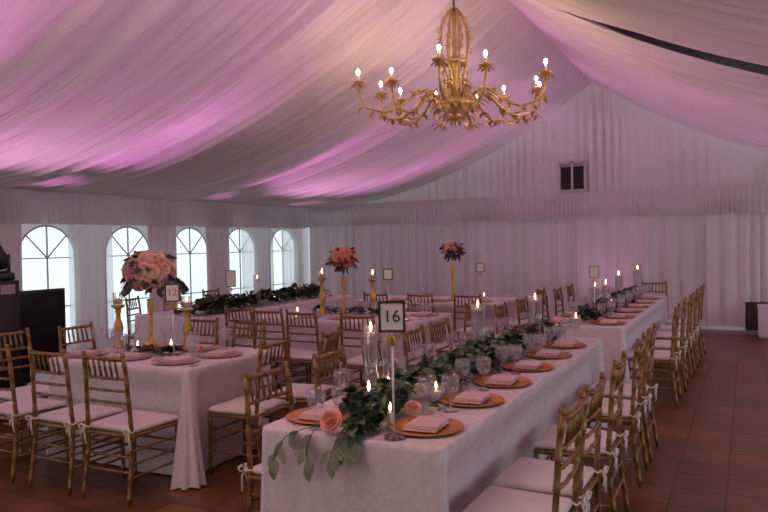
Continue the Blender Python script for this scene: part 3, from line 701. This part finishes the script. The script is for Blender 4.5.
# roses on the garlanded table
RO = 'loose roses in the garland'
def rose(x, y, z, r, k, label, tilt=(0, 0)):
    root = empty('rose', (x, y, z)); tag(root, label, 'rose', RO); OCC.append((x, y, r * 1.35))
    o = link('bloom', RM[k], root, None, 0, r); o.rotation_euler = (tilt[0], tilt[1], 0)
    MB().tube([(0,.0,-r*.4),(.004,.02,-r*.42)], .004, 6).build('stem', M['stem'], root)
rose(-1.585, 2.55, ZT + .062, .052, 'pink', 'large coral pink rose at the near end of the garland', (.95, -.15))
rose(-1.395, 2.965, ZT + .046, .040, 'peach', 'peach and cream rose beside the first aisle-side glasses', (.6, .3))
rose(-1.45, 3.16, ZT + .085, .042, 'cream', 'small cream rose deeper in the garland behind the peach rose', (.7, .2))
rose(-1.475, 3.72, ZT + .05, .034, 'peach', 'small pale rose by the second aisle-side glasses', (.5, .4))
rose(-1.50, 4.62, ZT + .045, .034, 'blush', 'small blush rose halfway along the garland', (.5, .4))
rose(-3.72, 4.13, ZT + .034, .030, 'pink', 'small pink rose lying on the blush table', (.5, .3))
# number signs
def sign(x, y, zb, w, h, ang, text, label, frame, ink, stem_to=None, kind='crystal', tsize=.06, card='card'):
    root = empty('table_number_sign', (x, y, stem_to if stem_to else zb), ang); tag(root, label, 'table sign', 'table number signs')
    b0 = zb - (stem_to or zb); OCC.append((x, y, .065))
    mb = MB(); t = .010
    for s in (-1, 1): mb.box((s * (w/2 - t/2), 0, b0 + h/2), (t, .014, h)); mb.box((0, 0, b0 + h/2 + s * (h/2 - t/2)), (w, .014, t))
    mb.box((0, .006, b0 + h/2), (w - .004, .004, h - .004)); mb.build('frame', M[frame], root, False)
    mb = MB(); mb.box((0, -.002, b0 + h/2), (w - 2*t, .004, h - 2*t)); cd = mb.build('card', M[card], root, False)
    if text:
        cu = bpy.data.curves.new('numeral', 'FONT'); cu.body = text; cu.size = tsize; cu.align_x = 'CENTER'; cu.align_y = 'CENTER'; cu.extrude = .0006; cu.materials.append(M[ink])
        tmp = link('numeral_text', cu); SC.view_layers[0].update(); dg = bpy.context.evaluated_depsgraph_get()
        nm = bpy.data.meshes.new_from_object(tmp.evaluated_get(dg)); bpy.data.objects.remove(tmp)
        o = link('numeral', nm, cd, (0, -.006, b0 + h/2)); o.rotation_euler = (PI/2, 0, 0)
    if stem_to:
        MB().tube([(0,.0,.012),(0,0,b0 - .002)], .0045, 8).build('stem', M['glass2'], root)
        mb = MB()
        for k in range(10):
            a = 2 * PI * k / 10; mb.add(*leaf(mb, Vector((.010*cos(a), .010*sin(a), .016)), Vector((cos(a), sin(a), -.15)), Vector((0,0,1)), .042, .026, .3, .12))
        mb.lathe([(0,.001),(.030,.001),(.030,.005),(.010,.020),(0,.026)], 14); mb.build('base', M['crystal'], root)
        mb = MB(); zz = b0 - .010
        for k in range(6):
            a = 2 * PI * k / 6; mb.tube([(0,0,zz-.02),(.018*cos(a),.018*sin(a),zz-.01),(.022*cos(a),.022*sin(a),zz-.035),(.010*cos(a),.010*sin(a),zz-.045)], [.003,.004,.003,.002], 5)
        mb.lathe([(0,-.05),(.008,-.045),(.005,-.03),(.010,-.02),(.006,-.008),(.008,0),(0,.001)], 10, (0,0,zz)); mb.build('ornament', M['gold2'], root)
    return root
M['glass2'] = mat('pale_crystal', (.80,.74,.76), .2, .1); M['crystal'] = mat('smoked_crystal', (.22,.17,.19), .25, .2)
sign(-1.315, 2.61, 1.205, .112, .130, math.radians(24), '16', 'framed ivory 16 card on a thin stem over the garland', 'framedark', 'ink', ZT + .001, tsize=.072); OCC.append((-1.335, 2.60, .06))
sign(-3.80, 3.93, 1.17, .108, .136, math.radians(40), '12', 'dark framed 12 card beside the blush flower ball', 'framedark', 'roseink', ZT + .001, tsize=.07)
sign(-3.72, 7.30, 1.15, .11, .13, math.radians(25), None, 'small dark framed card beside the aisle-side candlestick', 'framedark', 'ink', ZT + .001)
sign(-3.30, 9.30, 1.15, .12, .13, math.radians(20), None, 'small dark framed card against the end drapes by the loose flowers', 'framedark', 'ink', ZT + .001)
sign(-1.42, 7.50, 1.175, .10, .125, math.radians(12), None, 'white card on a stem above the far aisle table', 'grey', 'ink', ZT + .001, card='card')
sign(-6.05, 7.32, 1.04, .13, .22, math.radians(42), None, 'tall dark framed card standing in the window greenery', 'framedark', 'ink', ZT + .001)

# garlands last, so leaves keep clear of everything above
hang = [[(-1.64, 2.555, .795), (-1.72, 2.535, .778), (-1.79, 2.515, .745), (-1.815, 2.49, .69), (-1.83, 2.475, .645)],
        [(-1.645, 2.555, .79), (-1.66, 2.53, .78), (-1.67, 2.495, .72), (-1.655, 2.48, .66)],
        [(-1.53, 2.56, .79), (-1.53, 2.53, .785), (-1.535, 2.495, .73), (-1.54, 2.48, .69)],
        [(-1.51, 2.56, .79), (-1.505, 2.53, .785), (-1.505, 2.50, .745)], [(-1.525, 2.565, .79), (-1.522, 2.53, .785), (-1.52, 2.50, .735)], [(-1.455, 2.56, .79), (-1.45, 2.53, .785), (-1.445, 2.50, .75)],
        [(-1.48, 2.56, .79), (-1.475, 2.53, .785), (-1.465, 2.50, .74)]]
garland('eucalyptus garland trailing down the middle of the garlanded table', [(-1.56, 2.62, 0), (-1.54, 2.9, 0), (-1.54, 3.3, 0), (-1.56, 4.0, 0), (-1.53, 4.7, 0), (-1.5, 5.3, 0), (-1.47, 5.75, 0)], .19, .14, 2100, 31, 'leaf', (.05,.085), hang=hang, extra=[([(-1.66, 2.62, 0), (-1.50, 2.68, 0), (-1.55, 2.95, 0)], .15, .15, 330, (.06,.09))])
garland('dark green runner along the far aisle table', [(-1.46, 6.85, 0), (-1.42, 8, 0), (-1.41, 9.2, 0), (-1.39, 10.4, 0)], .14, .12, 950, 33, 'leafdark', (.06,.10))
garland('dark greenery runner on the window-side table', [(-5.78, 6.28, 0), (-5.92, 7.2, 0), (-5.98, 8.2, 0), (-6.05, 9.4, 0)], .22, .17, 1000, 34, 'leafdark', (.08,.13))
garland('small ring of leaves around the gilt box', [(-4.32, 3.98, 0), (-4.16, 3.92, 0), (-3.95, 3.98, 0), (-3.82, 4.04, 0)], .08, .04, 150, 35, 'wine', (.04,.07))
garland('low leaves around the coral flowers vase', [(-4.6, 7.1, 0), (-3.6, 7.12, 0)], .12, .06, 170, 36, 'leafdark', (.05,.09))

# ------------------------------------------------------------------ chandelier
cx, cy = -2.44, 6.26
root = empty('chandelier', (cx, cy, 2.66)); tag(root, 'ornate gilt chandelier with lit candle bulbs under the ridge', 'chandelier')
G = M['chand']
mb = MB(); mb.lathe([(0,.0),(.012,.005),(.022,.025),(.010,.045),(.035,.06),(.055,.085),(.050,.11),(.085,.13),(.15,.165),(.175,.20),(.185,.225),(.175,.24),(.165,.245),(.11,.26),(.05,.28),(.034,.34),(.022,.42),(.032,.5),(.05,.56),(.058,.60),(.04,.63),(.02,.68),(.026,.8),(.018,.92),(.026,1.02),(.014,1.08),(0,1.09)], 24)
mb.build('column', G, root)
mb = MB()
for k in range(8):
    a = 2 * PI * k / 8
    def q(r, z, s=0): return (r * cos(a + s), r * sin(a + s), z)
    mb.tube([q(.165,.245), q(.10,.30), q(.085,.42,.15), q(.10,.52), q(.12,.60,-.1)], [.014,.013,.012,.013,.016], 6)
    mb.tube([q(.115,.60), q(.135,.68), q(.145,.80,.1), q(.125,.95), q(.07,1.06), q(.015,1.12)], [.014,.014,.013,.012,.011,.010], 6)
    for z, r in ((.33,.10),(.42,.09),(.50,.105),(.70,.14),(.80,.148),(.90,.138),(1.0,.10)):
        for sg in (-1, 1):
            v, f = leaf(mb, Vector(q(r, z)), Vector(q(1, .9)) + Vector((-sin(a), cos(a), 0)) * sg * .8, Vector((0,0,1)), .055, .032, .4, .5); mb.add(v, f)
mb.lathe([(.118,.585),(.132,.60),(.128,.62),(.112,.625),(.112,.59),(.118,.585)], 24); mb.build('cage', G, root)
mb = MB()
for k in range(16):
    a = 2 * PI * k / 16; d = Vector((cos(a), sin(a), -.6 + .5 * (k % 2)))
    v, f = leaf(mb, Vector((.15*cos(a), .15*sin(a), .20)), d, Vector((0,0,1)), .10, .055, .4, .5); mb.add(v, f)
    v, f = leaf(mb, Vector((.05*cos(a), .05*sin(a), .09)), d, Vector((0,0,1)), .07, .04, .4, .5); mb.add(v, f)
mb.build('acanthus_leaf', G, root)['kind'] = 'stuff'
MB().tube([(0,0,1.08),(0,0,1.62)], .010, 8).build('chain', M['framedark'], root)
R_ = Vector((.8887, .4580, 0)); D_ = Vector((-.4583, .8886, 0))
ARM = [(-.22,-.88,0),(.19,-.68,0),(-.91,-.10,0),(-.70,.40,0),(-.60,-.06,.02),(.77,-.37,0),(.83,.30,0),(.92,.55,0),(.58,.70,0),(-.11,.95,0),(.33,.98,-.03),(-.50,.72,0)]
for k, (a, b_, dz) in enumerate(ARM):
    h = R_ * a + D_ * b_; r = h.length; u = h.normalized(); w = Vector((-u.y, u.x, 0)); zt = .435 + dz
    def q(rr, z, s=0): p = u * rr + w * s; return (p.x, p.y, z)
    mb = MB()
    mb.tube([q(.14,.235), q(.22*1,.33), q(.34*r/.9,.34), q(.50*r/.9,.20), q(.66*r/.9,.135), q(.82*r/.9,.175), q(r-.01,.28), q(r, zt-.055)], [.016,.015,.014,.014,.015,.013,.012,.012], 7)
    mb.tube([q(.30*r,.35), q(.42*r,.30,.03), q(.48*r,.33,.02), q(.44*r,.36)], [.010,.011,.009,.005], 6)
    mb.tube([q(.62*r,.14), q(.56*r,.09,.02), q(.68*r,.075), q(.80*r,.10,-.02)], [.011,.012,.010,.005], 6)
    for rr, z in ((.5,.20),(.66,.135),(.76,.14),(.86,.19),(.36,.335)):
        for sg in (-1, 1):
            v, f = leaf(mb, Vector(q(rr*r/.9, z)), u * .5 + w * sg + Vector((0,0,-.35)), Vector((0,0,1)), .075, .042, .4, .4); mb.add(v, f)
    arm = mb.build('arm', G, root)
    mb = MB(); p = q(r, zt - .06)
    mb.lathe([(0,-.03),(.012,-.02),(.018,0),(.040,.014),(.062,.03),(.066,.036),(.04,.034),(.022,.034),(.026,.05),(.018,.058),(0,.058)], 14, p)
    for kk in range(8):
        aa = 2 * PI * kk / 8; v, f = leaf(mb, Vector(p) + Vector((.03*cos(aa), .03*sin(aa), .005)), Vector((cos(aa), sin(aa), .1)), Vector((0,0,1)), .05, .03, .4, .5); mb.add(v, f)
    mb.build('drip_pan', G, arm)
    MB().lathe([(0,0),(.013,0),(.013,.052),(0,.052)], 10, q(r, zt - .002)).build('candle_sleeve', M['wax'], arm)
    MB().lathe([(0,0),(.009,.003),(.016,.016),(.015,.028),(.007,.042),(0,.048)], 10, q(r, zt + .051)).build('bulb', M['bulb'], arm)

# ------------------------------------------------------------------ things at the edges
t = empty('display_screen', (-6.42, 4.53, 0)); tag(t, 'big black display screen in front of the arched window', 'screen')
MB().rbox((0, 0, .75), (.05, 1.06, .84), .008, 2).build('bezel', M['black'], t)
MB().box((.027, 0, .75), (.004, 1.0, .78)).build('panel', M['screen'], t, False)
mb = MB(); mb.box((0, 0, .17), (.06, .3, .34)); mb.box((0, 0, .012), (.12, .7, .024)); mb.build('stand', M['black'], t, False)
t = empty('speaker_case', (-6.17, 4.07, 0)); tag(t, 'black equipment case with a grey plate, at the picture edge', 'equipment case')
MB().rbox((0, 0, .652), (.34, .38, 1.296), .012, 2).build('body', M['black'], t)
MB().box((.172, .07, 1.22), (.006, .14, .085)).build('plate', M['grey'], t, False)
t = empty('stage_light', (-6.12, 4.13, 1.3015)); tag(t, 'black moving-head stage light on top of the equipment case', 'stage light')
mb = MB(); mb.rbox((0, 0, .035), (.20, .22, .07), .02, 3); mb.build('base', M['black'], t)
mb = MB()
for s in (-1, 1): mb.rbox((0, s * .095, .15), (.07, .025, .18), .01, 2)
mb.rbox((0, 0, .075), (.09, .21, .02), .008, 2); mb.build('yoke', M['black'], t)
mb = MB(); mb.lathe([(0,-.12),(.05,-.115),(.075,-.08),(.08,0),(.072,.09),(.06,.12),(.052,.122),(.05,.11),(0,.108)], 18); mb.xf(Matrix.Translation((0,0,.215)) @ Matrix.Rotation(.5, 4, 'X')); mb.build('head', M['black'], t)
t = empty('white_cabinet', (.56, 12.42, 0)); tag(t, 'white cabinet at the picture edge by the end-wall drapes', 'cabinet')
MB().rbox((0, 0, .255), (.86, .5, .45), .012, 2).build('body', M['white'], t)
MB().rbox((0, 0, .492), (.88, .52, .02), .008, 2).build('top', M['white'], t)
mb = MB(); mb.box((0, 0, .015), (.80, .44, .028)); mb.build('plinth', M['grey'], t, False)
mb = MB(); mb.tube([(-.10,0,0),(-.05,-.03,.022),(.0,-.05,.028),(.06,-.04,.016),(.10,-.02,.006)], [.006,.011,.012,.010,.006], 7)
o = mb.build('dark_strap', M['brown'], None, True, (.22, 12.5, .512)); tag(o, 'short dark curved strap lying on the white cabinet edge', 'strap')

# ------------------------------------------------------------------ light
w = bpy.data.worlds.new('overcast'); SC.world = w; w.use_nodes = True
bg = w.node_tree.nodes['Background']; bg.inputs['Color'].default_value = (.80,.93,1.0,1); bg.inputs['Strength'].default_value = 1.0
def spot(name, loc, to, e, col, size, blend=1.0, rad=.05):
    l = bpy.data.lights.new(name, 'SPOT'); l.energy = e; l.color = col; l.spot_size = math.radians(size); l.spot_blend = blend; l.shadow_soft_size = rad
    o = link(name, l, None, loc); o.rotation_euler = (Vector(to) - Vector(loc)).to_track_quat('-Z', 'Y').to_euler(); return o
PK = (1.0, .30, .85)
for y, g_ in ((2.95, 1.9), (5.85, 1), (8.7, .9), (11.5, .6)):
    spot('uplight_and_fill', (-8.25, y, .25), (-7.6, y, 2.4), 60 * g_, PK, 24)
    spot('uplight_and_fill', (-8.25, y, .25), (-6.0, y - .05, 2.7), 210 * g_, PK, 24)
    spot('uplight_and_fill', (-8.25, y, .25), (-4.2, y - .1, 3.3), 340 * g_, PK, 19)
for x, y, e in ((3.3, 3.0, 140), (3.3, 7.0, 170), (3.3, 10.8, 150), (-8.0, 4.4, 120), (-8.0, 10.1, 110), (-2.4, -1.5, 110)):  # mauve fill spots added for the general pink tint
    spot('uplight_and_fill', (x, y, 1.95 if x > -5 else .3), (-.5 if x > 0 else -3.0, y + (2.5 if y < 0 else 0), 4.2), e * 2.0, (1.0, .43, .80), 64 if x > -5 else 70, .9, .1)
for y in (1.6, -2.6):  # added warm fill points along the ridge, out of view
    l = bpy.data.lights.new('warm_fill', 'POINT'); l.energy = 26; l.color = (1, .66, .5); l.shadow_soft_size = .5; link('warm_fill', l, None, (-2.43, y, 3.3))
for y in (2.2, 4.9, 7.7, 10.6):  # out-of-view spots added to brighten the right ceiling slope
    spot('uplight_and_fill', (3.2, y, .25), (.5, y + .1, 3.1), 130, (1.0, .50, .76), 70, 1, .1)
    spot('uplight_and_fill', (3.2, y, .25), (1.2, y + .1, 2.7), 70, PK, 22, 1, .1)
for y, e in ((4.6, 330), (7.6, 330), (10.4, 260)):  # fill spots added from the left wall for the right slope
    spot('uplight_and_fill', (-8.0, y, .3), (.6, y, 3.1), e, (1.0, .46, .78), 40, 1, .1)
spot('uplight_and_fill', (-2.2, 12.2, .2), (-2.4, 12.9, 3.2), 9, (1, .45, .85), 110)

# ------------------------------------------------------------------ camera
cam = bpy.data.cameras.new('camera'); co = link('camera', cam)
Fv = Vector((-0.45834158, 0.88859769, -0.01780846)); Rv = Vector((0.88873199, 0.45802713, -0.01914696)); Uv = Vector((0.00885718, 0.02460279, 0.99965807))
Mx = Matrix.Identity(4)
for i in range(3): Mx[i][0] = Rv[i]; Mx[i][1] = Uv[i]; Mx[i][2] = -Fv[i]
Mx.translation = (0, 0, 1.574); co.matrix_world = Mx
cam.sensor_width = 36; cam.lens = 705.94 / 768 * 36; cam.clip_start = .05; cam.clip_end = 100
SC.camera = co
SC.view_settings.view_transform = 'Standard'; SC.view_settings.look = 'None'; SC.view_settings.gamma = 1; SC.view_settings.use_curve_mapping = False
SC.view_settings.exposure = 0.85
SC.cycles.max_bounces = 8; SC.cycles.transparent_max_bounces = 24; SC.cycles.diffuse_bounces = 5; SC.cycles.caustics_reflective = False; SC.cycles.caustics_refractive = False
SC.cycles.sample_clamp_indirect = 4
